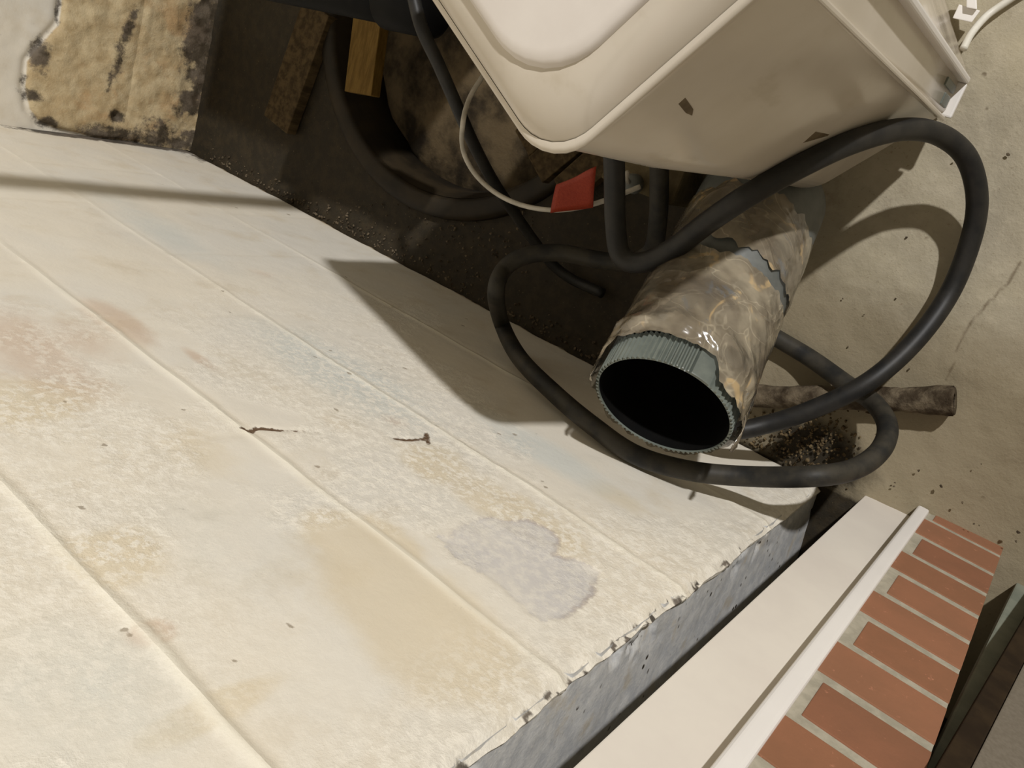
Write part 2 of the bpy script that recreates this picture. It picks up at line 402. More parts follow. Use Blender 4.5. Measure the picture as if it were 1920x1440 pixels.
    H -= .012 * sst(-Z, -.012, .012) * fbm(X, Z, 40, 3, 16)
    return H, dict(rough=rough, joint=np.clip(joint * amp * (.25 + .75 * fade), 0, 1), shade=shade, patch=pd, patch_edge=sst(Z * -1, -.60, -.47) * 0 + sst(.60 - Z, 0, .06) * .9 + .1,
                   crack=ck, spot=sp, tan=tan, pink=pink, cool=cool, bare=bare, mould=mould)

wall = empty('wall_left'); tag(wall, kind='structure')
wall['label'] = 'cream painted concrete block wall ending in a grey painted edge'
for c in range(len(BED) - 1):
    z0, z1 = BED[c], BED[c + 1]
    xs = [-1.435] + sorted(HEAD[c]) + [.003]
    for x0, x1 in zip(xs, xs[1:]):
        res = .003 if z1 < 1.1 else .012
        if x1 < -.95: res *= 1.5
        nu, nv = max(4, int((x1 - x0) / res)), max(4, int((z1 - z0) / res))
        X, Z = np.meshgrid(np.linspace(x0, x1, nu), np.linspace(z0, z1, nv), indexing='ij')
        Hh, at_ = field_left(X, Z)
        XX = X.copy()
        if x1 > 0:                                   # chipped outer corner
            jag = (fbm(X * 0 + 3, Z, 22, 4, 31) - .5) * .008 + (fbm(X * 0 + 3, Z, 60, 2, 33) - .5) * .003
            XX = X + sst(X, -.03, .003) * jag * sst(Z, -.05, .5)
        P = np.stack([XX, Hh, Z], -1)
        # skirt rows turn the block's four sides back so it has depth
        def ring(P, A, d):
            Pb = P.copy(); Pb[..., 1] = d; return Pb
        me = grid_mesh('block', X, Z, P, at_, True)
        bm = bmesh.new(); bm.from_mesh(me)
        be = [e for e in bm.edges if e.is_boundary]
        r = bmesh.ops.extrude_edge_only(bm, edges=be)
        for v in [g for g in r['geom'] if isinstance(g, bmesh.types.BMVert)]:
            v.co.y = -.03 if v.co.x < -.01 else -.008
        for e_ in be: e_.smooth = False
        bm.to_mesh(me); bm.free()
        link('block', me, M_WALL, wall)
# core and grey painted end face of the wall
boxobj('wall_core', (-1.43, -.006, -.195, -.012, -.1, 2.05), M_WALL, wall, 0)
Yg, Zg = np.meshgrid(np.linspace(-.003, -.2, 60), np.linspace(-.02, 2.05, 620), indexing='ij')
cav = sst(fbm(Yg, Zg, 50, 3, 51), .62, .72) * sst(Yg, -.05, -.004)
Xg = -.002 - .15 * Yg + (fbm(Yg, Zg, 18, 4, 50) - .5) * .003 - cav * .006
me = grid_mesh('end_face', Yg, Zg, np.stack([Xg, Yg, Zg], -1), None, True)
link('grey_end_face', me, M_GREY, wall)

# back wall (faces +X), broken mouldy block
QB = lambda a, b: (lambda p: (p[1], p[2]))(at(a, b, x=-1.42))
OUT = [QB(*p) for p in [(122, -60), (114, 0), (108, 45), (85, 70), (62, 95), (50, 115), (45, 160), (52, 205), (70, 230), (100, 243), (180, 262), (260, 270)]]
OUT2 = [QB(*p) for p in [(180, 255), (260, 268), (330, 280), (400, 287)]]
def field_back(Y, Z):
    H = (fbm(Y, Z, 8, 4, 60) - .5) * .010
    poly = OUT + [(-.1, .1), (-.1, -.2), (.6, -.2), (.6, .30)]
    pd = sdf_poly(Y, Z, poly)
    ins = sst(-pd, -.004, .012)
    H += ins * (.003 + (fbm(Y, Z, 40, 4, 61) - .5) * .008)
    ol = np.exp(-(sd_line(Y, Z, OUT) / .007) ** 2)
    H -= ol * .005
    q = QB
    def bl(px, py, rx, ry, a=0): u, v = q(px, py); return blob(Y, Z, u, v, rx, ry, a)
    m = np.maximum.reduce([ol * .75 * sst(fbm(Y, Z, 22, 3, 62), .4, .6), bl(75, 105, .03, .02) * 1.0, bl(218, 218, .013, .015) * 1.3, bl(240, 50, .05, .012, -.2) * .9, bl(222, 110, .05, .012) * .8,
                           bl(385, 70, .05, .022) * 1.2, bl(400, 110, .05, .03) * .95, bl(390, 185, .035, .025) * 1.2, bl(425, 210, .03, .03) * 1.1, bl(450, 100, .06, .02) * .9, bl(440, 20, .09, .01) * .3,
                           bl(90, 230, .012, .02) * 1.1, bl(500, 60, .12, .05) * .8, .85 * np.exp(-((Y - .012) / .018) ** 2) * sst(.26 - Z, 0, .05)])
    m = np.maximum.reduce([m, 1.0 * np.exp(-((Z + .0) / .030) ** 2) * sst(fbm(Y, Z, 25, 3, 68), .35, .6), bl(370, 140, .02, .04) * .9, bl(60, 180, .012, .02) * .9, bl(300, 245, .03, .05) * .75, bl(205, 150, .04, .008) * .7])
    m = np.maximum(m, 1.05 * np.exp(-((Z - .02) / .042) ** 2) * sst(Y, .03, .09) * sst(fbm(Y, Z, 20, 3, 67), .30, .55))
    hs = bl(218, 218, .010, .010); H -= hs * .012
    jv = np.exp(-((Y * 0 + Z - .148) / .006) ** 2) * sst(Y, .03, .05); H -= jv * .002
    z = np.zeros_like(Y)
    return H, dict(rough=ins, joint=z, shade=jv * .7, patch=z + 1, patch_edge=z, crack=z, spot=z, tan=ins * .3, pink=ins * sst(fbm(Y, Z, 14, 3, 66), .5, .65) * .8, cool=z, bare=ins, mould=m)
wb = empty('wall_back'); tag(wb, kind='structure'); wb['label'] = 'rough mouldy block wall at the far end'
hb = [-.02, .1, .34, .74, 1.14, 1.54, 1.94]
ys = [-.0, .40, .8, 1.2, 1.6, 2.0]
zb = [-.1, .148, .36, .56, .76, .96, 1.16, 1.36, 1.56, 1.76, 2.05]
for i in range(len(ys) - 1):
    for j in range(len(zb) - 1):
        res = .0035 if (i == 0 and j < 3) else .02
        nu, nv = int((ys[i + 1] - ys[i]) / res), int((zb[j + 1] - zb[j]) / res)
        Y, Z = np.meshgrid(np.linspace(ys[i], ys[i + 1], nu), np.linspace(zb[j], zb[j + 1], nv), indexing='ij')
        Hh, a_ = field_back(Y, Z)
        me = grid_mesh('block', Y, Z, np.stack([-1.42 + Hh, Y, Z], -1), a_)
        bm = bmesh.new(); bm.from_mesh(me); be = [e for e in bm.edges if e.is_boundary]
        r = bmesh.ops.extrude_edge_only(bm, edges=be)
        for e_ in be: e_.smooth = False
        for v in [g for g in r['geom'] if isinstance(g, bmesh.types.BMVert)]: v.co.x = -1.45
        bm.to_mesh(me); bm.free()
        link('block', me, M_WALL, wb)

# floor ----------------------------------------------------------------
FC = [at(*p, z=0)[:2] for p in [(1915, 490), (1890, 530), (1850, 570), (1825, 600), (1805, 625), (1780, 700), (1760, 760)]]
FC2 = [at(*p, z=0)[:2] for p in [(1640, 840), (1680, 870), (1720, 850)]]
BC = (-.78, .43)
def floor_patch(x0, x1, y0, y1, res):
    nu, nv = int((x1 - x0) / res) + 1, int((y1 - y0) / res) + 1
    X, Y = np.meshgrid(np.linspace(x0, x1, nu), np.linspace(y0, y1, nv), indexing='ij')
    H = (fbm(X, Y, 7, 4, 70) - .5) * .008 + (fbm(X, Y, 45, 3, 71) - .5) * .0025
    ck = .75 * np.exp(-(sd_line(X, Y, FC) / .0038) ** 2); H = H - ck * .001
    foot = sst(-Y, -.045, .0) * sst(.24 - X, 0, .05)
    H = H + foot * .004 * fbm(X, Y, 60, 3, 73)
    dirt_shade = np.maximum(sst(-X, .14, .24), foot * .55 * sst(.05 - X, -.05, .05))  # soil around the basin, with the bin's shade painted into the same mask
    dirt_shade = np.maximum(dirt_shade, blob(X, Y, -.02, .03, .07, .05) * 1.1)
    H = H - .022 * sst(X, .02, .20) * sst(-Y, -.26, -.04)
    dirt_shade = np.maximum(dirt_shade, 1.1 * sst(-Y, -.012, .01) * sst(.085 - X, 0, .03))  # shade painted into the gap between wall end and white board
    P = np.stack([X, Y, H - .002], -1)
    return X, Y, P, dict(crack=ck, dirt_shade=dirt_shade, wall_tone=sst(-Y, -.36, -.14))
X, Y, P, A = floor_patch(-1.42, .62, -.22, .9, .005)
rad = np.hypot(X - BC[0], Y - BC[1])
P[..., 2] = np.where(rad < .31, -.16, P[..., 2])
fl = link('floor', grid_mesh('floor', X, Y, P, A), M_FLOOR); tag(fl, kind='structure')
fl['label'] = 'grey tan concrete floor, darkened brown around the basin by dirt and painted shade'
bm = bmesh.new(); 
for d in ((-1.5, 3.2, .9, 3.4), (.62, 3.2, -1.2, .9), (-1.5, .62, -1.2, -.22)):
    v = [bm.verts.new(p) for p in ((d[0], d[2], -.003), (d[1], d[2], -.003), (d[1], d[3], -.003), (d[0], d[3], -.003))]; bm.faces.new(v)
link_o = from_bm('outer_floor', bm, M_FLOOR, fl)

# pier at the right: recess, white casing board, bead, brick strip
rec = boxobj('trim_1', (.0, .60, -.26, -.2, -.02, 2.05), M_SHADEWALL, None, 0); tag(rec, kind='structure')  # dark-coloured sheet stands in for the shade inside the recess
rec['label'] = 'backing behind the white board, coloured dark for the recess shade'
pier = empty('wall_right'); tag(pier, kind='structure'); pier['label'] = 'narrow pier faced with a strip of red brick'
bm = bmesh.new(); box(bm, .108, .2082, -.15, .0274, -.05, 2.0)
from_bm('mortar', bm, M_MORTAR, pier)
courses = [.012, .083, .152, .218, .285, .350, .415, .483, .549]
while courses[-1] < 1.9: courses.append(courses[-1] + .0665)
courses = [-.040] + courses
for i in range(len(courses) - 1):
    za, zc = courses[i] + .0056, courses[i + 1] - .0056
    xl = .1312 if i % 2 == 0 else .1195
    xr = .2085
    dj = lambda: random.uniform(-.0008, .0008)
    bm = bmesh.new()
    jl = random.uniform(-.0015, .0015)
    hexa(bm, [(xl + jl, -.02, za + dj()), (xr, -.02, za + dj()), (xr, .0285, za + dj()), (xl + jl, .0285, za + dj()),
              (xl + jl, -.02, zc + dj()), (xr, -.02, zc + dj()), (xr, .0285, zc + dj()), (xl + jl, .0285, zc + dj())], .0009, 2)
    from_bm('brick', bm, M_BRICK[i % 3 if i % 5 else 1], pier)
# casing board
cb = empty('trim_2'); tag(cb, kind='structure'); cb['label'] = 'white painted board with a raised white bead beside the bricks'
bm = bmesh.new()
hexa(bm, [(.0515, .0, -.02), (.110, .0, -.02), (.110, .014, -.02), (.0515, .014, -.02), (.0443, .0, 2.0), (.110, .0, 2.0), (.110, .014, 2.0), (.0443, .014, 2.0)], .0012, 2)
from_bm('board', bm, M_WHITE, cb)
bm = bmesh.new()
hexa(bm, [(.1085, .002, -.012), (.1225, .002, -.012), (.1225, .0325, -.012), (.1085, .0325, -.012), (.1025, .002, 2.0), (.1225, .002, 2.0), (.1225, .0325, 2.0), (.1025, .0325, 2.0)], .004, 4)
from_bm('bead', bm, M_BEAD, cb, smooth=False)

# green-grey board and the grey panel leaning in front of it
bm = bmesh.new()
hexa(bm, [(.2382, -.02, -.03), (.45, -.02, -.03), (.45, -.002, -.03), (.2382, -.002, -.03), (.2085, -.02, .55), (.45, -.02, .55), (.45, -.002, .55), (.2085, -.002, .55)], .002)
tag(from_bm('backing_board', bm, M_GREEN), 'green-grey board standing upright just right of the brick strip', 'board')
gp = empty('leaning_panel', (.33, .0, 0)); tag(gp, 'grey sheet panel with a dark brown edge leaning in the bottom right corner', 'panel')
b0 = at(1920, 1159, y=.030); t0 = at(1755, 1440, y=.042)
dv = (t0 - b0); dv = dv / dv.z
b0 = b0 - dv * b0.z; t0 = b0 + dv * .9
w_ = Vector((.4, 0, 0)); th = Vector((0, .028, 0))
inv = Matrix.Translation((-.33, -.0, 0))
def gpart(name, a, b, c, mat, y0, y1, bv=.001):
    bm = bmesh.new()
    o = [Vector((a, y0, 0)), Vector((b, y0, 0)), Vector((b, y1, 0)), Vector((a, y1, 0))]
    hexa(bm, [inv @ (b0 + p) for p in o] + [inv @ (b0 + dv * 1.0 + p) for p in o], bv)
    return from_bm(name, bm, mat, gp)
gpart('edge_strip', 0, .016, 0, M_DARKEDGE, -.028, .0)
gpart('sheet', .0165, .42, 0, M_GREYPANEL, -.026, -.001)

# ------------------------------------------------------------------ sump basin
BZ = Vector((BC[0], BC[1], 0))
sb = empty('sump_basin', BZ); tag(sb, 'round dark sump basin sunk in the dirty floor beyond the wall', 'basin')
def lathe(prof, seg=64, off=Vector((0, 0, 0))):
    bm = bmesh.new(); rings = []
    for r, z in prof:
        rings.append([bm.verts.new(Vector((r * math.cos(2 * math.pi * k / seg), r * math.sin(2 * math.pi * k / seg), z)) + off) for k in range(seg)])
    for a, b in zip(rings, rings[1:]):
        for k in range(seg): bm.faces.new((a[k], a[(k + 1) % seg], b[(k + 1) % seg], b[k]))
    return bm
from_bm('rim', lathe([(.298, -.05), (.300, .004), (.306, .012), (.326, .012), (.334, .008), (.336, -.004), (.326, -.01), (.31, -.012), (.298, -.05)]), M_RIM, sb, True)
from_bm('basin_wall', lathe([(.299, .0), (.296, -.04), (.292, -.10), (.280, -.10), (.288, -.03), (.299, .0)]), M_RIM, sb, True)
bm = lathe([(.288, -.085), (.27, -.072), (.2, -.06), (.12, -.05), (.05, -.048), (.001, -.048)])
for v in bm.verts:
    x, y = v.co.x, v.co.y
    v.co.z += float((fbm(np.array(x + 3), np.array(y + 3), 12, 3, 80) - .5) * .03)
from_bm('dirt_fill', bm, M_DIRT, sb, True)

# black drain pipe above the basin
dp = empty('drain_pipe', (-.8, .40, .24)); tag(dp, 'thick black drain pipe crossing above the basin', 'pipe')
def rel(pts, o): return [Vector(p) - Vector(o.location) for p in pts]
A0 = at(780, 8, z=.27); A1 = at(560, -32, z=.27)
ax = (A1 - A0).normalized()
from_bm('pipe', tube_bm(rel([A0, A0.lerp(A1, .5), A1, A1 + ax * .06], dp), .030, 24), M_ABS, dp, True)
from_bm('coupling', tube_bm(rel([A0 - ax * .035, A0 - ax * .03, A0 + ax * .045, A0 + ax * .05], dp), lambda t: .031 if t in (0., 1.) else .036, 24), M_ABS, dp, True)
# upright pipe that throws the stripe of shadow
up_ = empty('standpipe', (-.511, .87, 0)); tag(up_, 'upright dark pipe behind the white bin', 'pipe')
from_bm('pipe', tube_bm([Vector((0, 0, 0)), Vector((0, 0, .8)), Vector((0, 0, 1.7))], .022, 20), M_ABS, up_, True)
from_bm('collar', tube_bm([Vector((0, 0, .0)), Vector((0, 0, .05))], .026, 20), M_ABS, up_, True)

# planks and shims
def plank(name, a, b, w, t, z, mat, label, cat='board', zb=None, group=None, bev=.002):
    a = Vector((a[0], a[1], z)); b = Vector((b[0], b[1], z if zb is None else zb))
    d = (b - a).normalized(); s = Vector((-d.y, d.x, 0)).normalized() * w / 2; u = Vector((0, 0, t))
    mid = (a + b) / 2
    bm = bmesh.new()
    lo_ = [a - s, b - s * 1.04, b + s * .97, a + s]
    hexa(bm, [p - mid for p in lo_] + [p + u - mid for p in lo_], bev)
    o = from_bm(name, bm, mat); o.location = mid
    return tag(o, label, cat, group)
p1 = at(585, 10, z=.03); p2 = at(525, 235, z=.01)
plank('plank', p2, p1, .075, .022, .0, M_OLDWOOD, 'dusty grey-brown plank lying along the mouldy wall')
plank('wood_shim', at(682, 178, z=.02), at(706, 0, z=.02), .065, .022, .013, M_WOOD, 'yellow-brown wooden shim lying over the basin rim', 'shim', zb=.016)
for i, (a, b, lab) in enumerate([((975, 268), (1060, 190), 'old wooden slat behind the grey cord, farthest from the red tape'),
                                 ((1000, 318), (1100, 232), 'middle of three old wooden slats under the bin corner'),
                                 ((1048, 360), (1150, 270), 'old wooden slat right behind the red tape')]):
    plank('wooden_slat', at(*a, z=.05), at(*b, z=.05), .046, .018, .028 + .0 * i, M_OLDWOOD, lab, 'slat', group='wooden slats under the bin')
boxobj_ = boxobj('support_block', (-.365, -.262, .27, .365, .0, .166), M_CONC, None, .004)
tag(boxobj_, 'tan concrete block under the white bin, beside the grey pipe', 'block')
blocker = empty('shade_blocker', (-.78, .83, .0135)); tag(blocker, 'unseen dark brown box added behind the basin to shade the floor', 'blocker')  # added out-of-view box, blocks light so the floor by the basin darkens
bm = bmesh.new(); box(bm, -.20, .20, -.18, .18, 0, .46, .006); from_bm('box', bm, M_DARKEDGE, blocker)
bm = bmesh.new(); box(bm, -.21, .21, -.19, .19, .46, .50, .006); from_bm('cover', bm, M_DARKEDGE, blocker)

# ------------------------------------------------------------------ white bin
def rpoly(pts, rad, n=8):
    out = []; N = len(pts)
    for i in range(N):
        p0, p, p1 = Vector(pts[i - 1]), Vector(pts[i]), Vector(pts[(i + 1) % N])
        a = (p0 - p).normalized(); b = (p1 - p).normalized(); r = rad[i] if isinstance(rad, (list, tuple)) else rad
        ang = a.angle(b); t = min(r / math.tan(ang / 2), (p0 - p).length * .48, (p1 - p).length * .48); r2 = t * math.tan(ang / 2)
        c = p + (a + b).normalized() * (r2 / math.sin(ang / 2))
        s0 = (p + a * t) - c; s1 = (p + b * t) - c
        for k in range(n + 1):
            u = k / n; v = s0.lerp(s1, u); v = v.normalized() * r2
            out.append(c + v)
    return out
def offs(pts, d):
    """offset polygon outwards by d (counter clockwise in plan)"""
    N = len(pts); out = []
    for i in range(N):
        p0, p, p1 = Vector(pts[i - 1]), Vector(pts[i]), Vector(pts[(i + 1) % N])
        e0 = (p - p0).normalized(); e1 = (p1 - p).normalized()
        n0 = Vector((e0.y, -e0.x)); n1 = Vector((e1.y, -e1.x)); m = (n0 + n1)
        out.append(p + m * d / (1 + n0.dot(n1)))
    return out
BP = [(-.1495, .307), (-.050, .448), (-.051, .492), (-.27, .76), (-.49, .508)]
BR = [.034, .006, .004, .03, .012]
BIN0 = Vector((-.22, .52, .17))
wbin = empty('plastic_bin', BIN0); tag(wbin, 'off-white glossy plastic bin with rounded lid, topping the tangle of hoses', 'bin')
BPB = [(-.126, .325), (-.050, .458), (-.051, .500), (-.27, .76), (-.49, .508)]     # the body tapers slightly towards its base
def loft(secs, cap0=True, cap1=True, n=8):
    bm = bmesh.new(); rings = []
    for d, z, rr in secs:
        tt = max(0, min(1, (z - .17) / .30))
        q = rpoly(offs([Vector(a_).lerp(Vector(b_), tt) for a_, b_ in zip(BPB, BP)], d), [r * rr for r in BR], n)
        rings.append([bm.verts.new(Vector((p.x, p.y, z if z > .19 else z - .12 * max(0, min(1.38, ((p.x + .15) * .555 + (p.y - .315) * .832) / .158)))) - BIN0) for p in q])
    L = len(rings[0])
    for a, b in zip(rings, rings[1:]):
        for k in range(L): bm.faces.new((a[k], a[(k + 1) % L], b[(k + 1) % L], b[k]))
    if cap0: bm.faces.new(rings[0][::-1])
    if cap1: bm.faces.new(rings[-1])
    return bm
body = from_bm('body', loft([(-.012, .17, .9), (-.003, .174, 1), (0, .182, 1), (.0, .25, 1.03), (.0, .33, 1.06), (.0005, .47, 1.1), (.002, .600, 1.2), (.002, .612, 1.2)]), M_BIN, wbin, True)
lipo = from_bm('lip', loft([(.002, .609, 1.2), (.0042, .6095, 1.2), (.0055, .6115, 1.2), (.0052, .614, 1.2), (.003, .6155, 1.2), (.0005, .616, 1.2)], False, False), M_BIN, wbin, True)
deck = from_bm('shoulder', loft([(.0005, .615, 1.2), (-.002, .620, 1.3), (-.007, .626, 1.4), (-.014, .631, 1.5), (-.022, .6345, 1.6), (-.028, .636, 1.65)], cap0=False, cap1=False, n=8), M_BIN, wbin, True)
lid = from_bm('lid', loft([(-.0255, .632, 1.6), (-.0265, .638, 1.65), (-.029, .6405, 1.65), (-.034, .6415, 1.6), (-.06, .642, 1.4)], cap0=False), M_BINTOP, wbin, True)
for o_ in (body, lipo, deck, lid):
    o_.data.polygons.foreach_set('use_smooth', [len(p.vertices) == 4 for p in o_.data.polygons])
# frame on the narrow side face and the back flange
U = Vector((.0, 1, 0))
bm = bmesh.new()
box(bm, -.0535, -.0465, .4465, .4515, .06, .60, .0015)
from_bm('corner_rib', bm, M_BIN, wbin).location = -BIN0
bm = bmesh.new()
box(bm, -.0535, -.0415, .488, .495, .053, .615, .002)
box(bm, -.0535, -.0415, .4515, .488, .053, .059, .002)
from_bm('flange', bm, M_BEAD, wbin).location = -BIN0
bm = bmesh.new(); box(bm, -.054, -.0485, .458, .470, .07, .10, .001); box(bm, -.054, -.0485, .474, .482, .066, .12, .001)
from_bm('latch_slot', bm, M_COLLAR, wbin).location = -BIN0
# raised oblong on the front face + small dirty notches
def on_face(px, py, off=0):
    """point on the front face of the bin"""
    p0 = Vector(BP[0]); p1 = Vector(BP[1]); e = (p1 - p0).normalized(); nn = Vector((e.y, -e.x))
    r = RW @ np.array([px - 960., py - 720., F])
    t = (nn.dot(p0) + off - (nn.x * CP[0] + nn.y * CP[1])) / (nn.x * r[0] + nn.y * r[1])
    return Vector(CP + t * r)
def decal(name, pix, mat, th=.0012):
    pts = [on_face(*p, off=.0016) for p in pix]
    p0 = Vector(BP[0]); p1 = Vector(BP[1]); e = (p1 - p0).normalized(); nn = Vector((e.y, -e.x, 0)) * th
    bm = bmesh.new(); a = [bm.verts.new(p - nn - BIN0) for p in pts]; b = [bm.verts.new(p - BIN0) for p in pts]
    bm.faces.new(b); bm.faces.new(a[::-1])
    for k in range(len(a)): bm.faces.new((a[k], a[(k + 1) % len(a)], b[(k + 1) % len(a)], b[k]))
    return from_bm(name, bm, mat, wbin)
decal('notch', [(1272, 195), (1285, 183), (1300, 205), (1298, 217), (1286, 212)], M_BINMARK)
decal('notch', [(1497, 275), (1530, 248), (1555, 252), (1545, 262), (1512, 280)], M_BINMARK)
# handle plate, greyer than the shoulder, at left
a = [at(856, -30, z=.6165), at(890, 60, z=.6175), at(916, 112, z=.6195), at(945, 60, z=.6265), at(962, -5, z=.630), at(955, -60, z=.631)]
bm = bmesh.new(); lo_ = [bm.verts.new(p + Vector((0, 0, -.006)) - BIN0) for p in a]; hi_ = [bm.verts.new(p + Vector((0, 0, .0022)) - BIN0) for p in a]
bm.faces.new(hi_); bm.faces.new(lo_[::-1])
for k in range(len(a)): bm.faces.new((lo_[k], lo_[(k + 1) % len(a)], hi_[(k + 1) % len(a)], hi_[k]))
bmesh.ops.recalc_face_normals(bm, faces=bm.faces)
bmesh.ops.bevel(bm, geom=[e for e in bm.edges], offset=.0012, segments=2, affect='EDGES')
hp = from_bm('handle_plate', bm, simple('handle_plate_grey', lin(168, 160, 142), lin(180, 172, 154), 12, .4, .4), wbin)

# ------------------------------------------------------------------ grey pipe with tape
mouth = at(1241, 764, z=.347); far = at(1424, 388, z=.105)
ax = (mouth - far).normalized(); Lp = (mouth - far).length
gpipe = empty('taped_pipe', far); tag(gpipe, 'grey pipe wrapped in wrinkled brown tape, open black mouth with a ribbed collar', 'pipe')
KR = 1.075; zq = Vector((0, 0, 1)); u_ = (zq - ax * zq.dot(ax)).normalized(); v_ = ax.cross(u_)
def cyl(prof, seg=96, rfun=None, a0=0, a1=2 * math.pi):
    """surface of revolution about the pipe's axis; prof = (s from mouth inward negative, r)"""
    bm = bmesh.new(); rings = []; closed = abs(a1 - a0 - 2 * math.pi) < 1e-6
    K = seg if closed else seg + 1
    for s, r in prof:
        row = []
        for k in range(K):
            a = a0 + (a1 - a0) * k / seg
            ss, rr = (rfun(s, r, a) if rfun else (s, r))
            row.append(bm.verts.new(ax * (Lp + ss) + (u_ * math.cos(a) + v_ * math.sin(a)) * rr * KR))
        rings.append(row)
    for p, q in zip(rings, rings[1:]):
        for k in range(seg if closed else K - 1): bm.faces.new((p[k], p[(k + 1) % K], q[(k + 1) % K], q[k]))
    return bm
from_bm('pipe', cyl([(-Lp - .02, .061), (-Lp - .02, .064), (-Lp - .012, .067), (-Lp, .0675), (-.036, .0655), (-.0355, .0632), (-.1, .0632), (-Lp - .01, .061)]), M_PVC, gpipe, True)
from_bm('inner_lining', cyl([(-.002, .0619), (-.034, .0617), (-.2, .0605), (-.201, .001)]), M_INSIDE, gpipe, True)
# ribbed collar: teeth run along the axis, one smooth pad
bm = bmesh.new(); NR = 80; rings = []
pad0, pad1 = None, None
def collar_r(a):
    t = (a * NR / (2 * math.pi)) % 1
    return .0652 if t < .5 else .0626
PADA = 5.47
def is_pad(a): return abs((a - PADA + math.pi) % (2 * math.pi) - math.pi) < .10
for s, kk in [(-.034, 1), (-.0295, 1), (-.001, 1), (0, .994), (0, .94), (-.034, .93)]:
    row = []
    for k in range(NR * 4):
        a = 2 * math.pi * k / (NR * 4); r = .0652 if is_pad(a) else collar_r(a)
        if kk < .95: r = .0622
        row.append(bm.verts.new(ax * (Lp + s) + (u_ * math.cos(a) + v_ * math.sin(a)) * r * KR * (kk if kk > .95 else 1)))
    rings.append(row)
for p, q in zip(rings, rings[1:]):
    for k in range(NR * 4): bm.faces.new((p[k], p[(k + 1) % (NR * 4)], q[(k + 1) % (NR * 4)], q[k]))
from_bm('ribbed_collar', bm, M_COLLAR, gpipe)
def wrinkle(base, amp, jag0=None, jag1=None, s0=0, s1=-1, flare=0):
    def f(s, r, a):
        c, sn = math.cos(a) * 2 + 5, math.sin(a) * 2 + 5
        n = float(fbm(np.array(c * 1.0 + s * 30), np.array(sn + s * 12), 2.2, 4, base)) - .5
        n2 = abs(float(fbm(np.array(c + s * 8), np.array(sn * 1.3 - s * 22), 5.0, 3, base + 3)) - .5)
        e = max(0, 1 - abs(s - s0) / .03)
        j = (float(fbm(np.array(c), np.array(sn), 3.5, 3, base + 5)) - .5)
        ss = s
        if jag0 and s0 > -.05:
            w = max(0, 1 - abs(s - s0) / .03)
            up = math.cos((a + .09 + math.pi) % (2 * math.pi) - math.pi)
            side = sst(np.array(up), .74, .60)
            ss += w * (-.005 + .026 * float(side) * (.85 + .4 * j)) 
            r += .0045 * math.exp(-((s + .046) / .013) ** 2) * (.5 + 1.2 * (n + .5) * (1 - float(side) * .6)) + w * .001 * float(side)
        if jag0: ss += jag0 * j * max(0, 1 - abs(s - s0) / .02)
        if jag1: ss += jag1 * j * max(0, 1 - abs(s - s1) / .02)
        return ss, r + amp * (n * 1.6 + n2 * 1.4) * (.5 + .8 * e) + flare * e * e * (.6 + j)
    return f
def prof(s0, s1, r, n=26): return [(s0 + (s1 - s0) * i / n, r) for i in range(n + 1)]
lower = from_bm('lower_tape', cyl(prof(-.022, -.152, .0690, 60), 120, wrinkle(90, .0030, .006, .016, -.022, -.152, .001)), M_TAPE, gpipe, True)
from_bm('upper_tape', cyl(prof(-.170, -.262, .0690, 24), 100, wrinkle(96, .0018, .03, .03, -.170, -.262)), M_TAPE, gpipe, True)
for nm, aa, ln, wd, tip in (('tape_flap', 4.25, .050, .60, -.002), ('tape_flap', 1.25, .032, .35, -.003)):
    bm = bmesh.new(); rows = []
    for i in range(9):
        t = i / 8; row = []
        ww = wd * (1 - t) ** .8 + .02
        for k in range(7):
            a = aa + ww * (k / 6 - .5) + .10 * t * (1 if ln > .04 else -1)
            r = .0712 + .004 * t * math.sin(3 * t) + .0015 * math.sin(k * 1.7 + i) + tip * t
            row.append(bm.verts.new(ax * (Lp - .03 + ln * t) + (u_ * math.cos(a) + v_ * math.sin(a)) * r * KR))
        rows.append(row)
    for p, q in zip(rows, rows[1:]):
        for k in range(6): bm.faces.new((p[k], p[k + 1], q[k + 1], q[k]))
    o_ = from_bm(nm, bm, M_TAPE, gpipe, True)
    sm = o_.modifiers.new('s', 'SOLIDIFY'); sm.thickness = .0006

# ------------------------------------------------------------------ hoses and cords
def run(name, label, cat, spec, r, mat, seg=16, n=10, ends=None):
    pts = []
    for s in spec:
        if len(s) == 3: pts.append(at(s[0], s[1], z=s[2]))
        else: pts.append(at(s[0], s[1], y=s[3]))
    pts = catmull(pts, n)
    root = bpy.data.objects.new(name, None) if ends else None
    bm = tube_bm(pts, r, seg)
    o = from_bm(name, bm, mat, None, True)
    tag(o, label, cat); return o, pts
big, bpts = run('rubber_hose', 'thick black rubber hose looping in a wide arc over the concrete at right', 'hose',
    [(1150, 255, .32), (1152, 330, .30), (1154, 420, .285), (1165, 480, .28), (1205, 492, .278), (1262, 466, .285), (1330, 415, .305), (1400, 368, .315), (1500, 312, .292), (1600, 266, .244),
     (1690, 243, .174), (1760, 252, .11), (1812, 295, .07), (1832, 370, .042), (1820, 450, .026), (1780, 550, .022), (1715, 640, .050), (1630, 715, .083), (1530, 765, .098),
     (1440, 795, .11), (1370, 808, .13), (1290, 800, .14), (1210, 770, .13)], .0112, M_HOSE, 18)
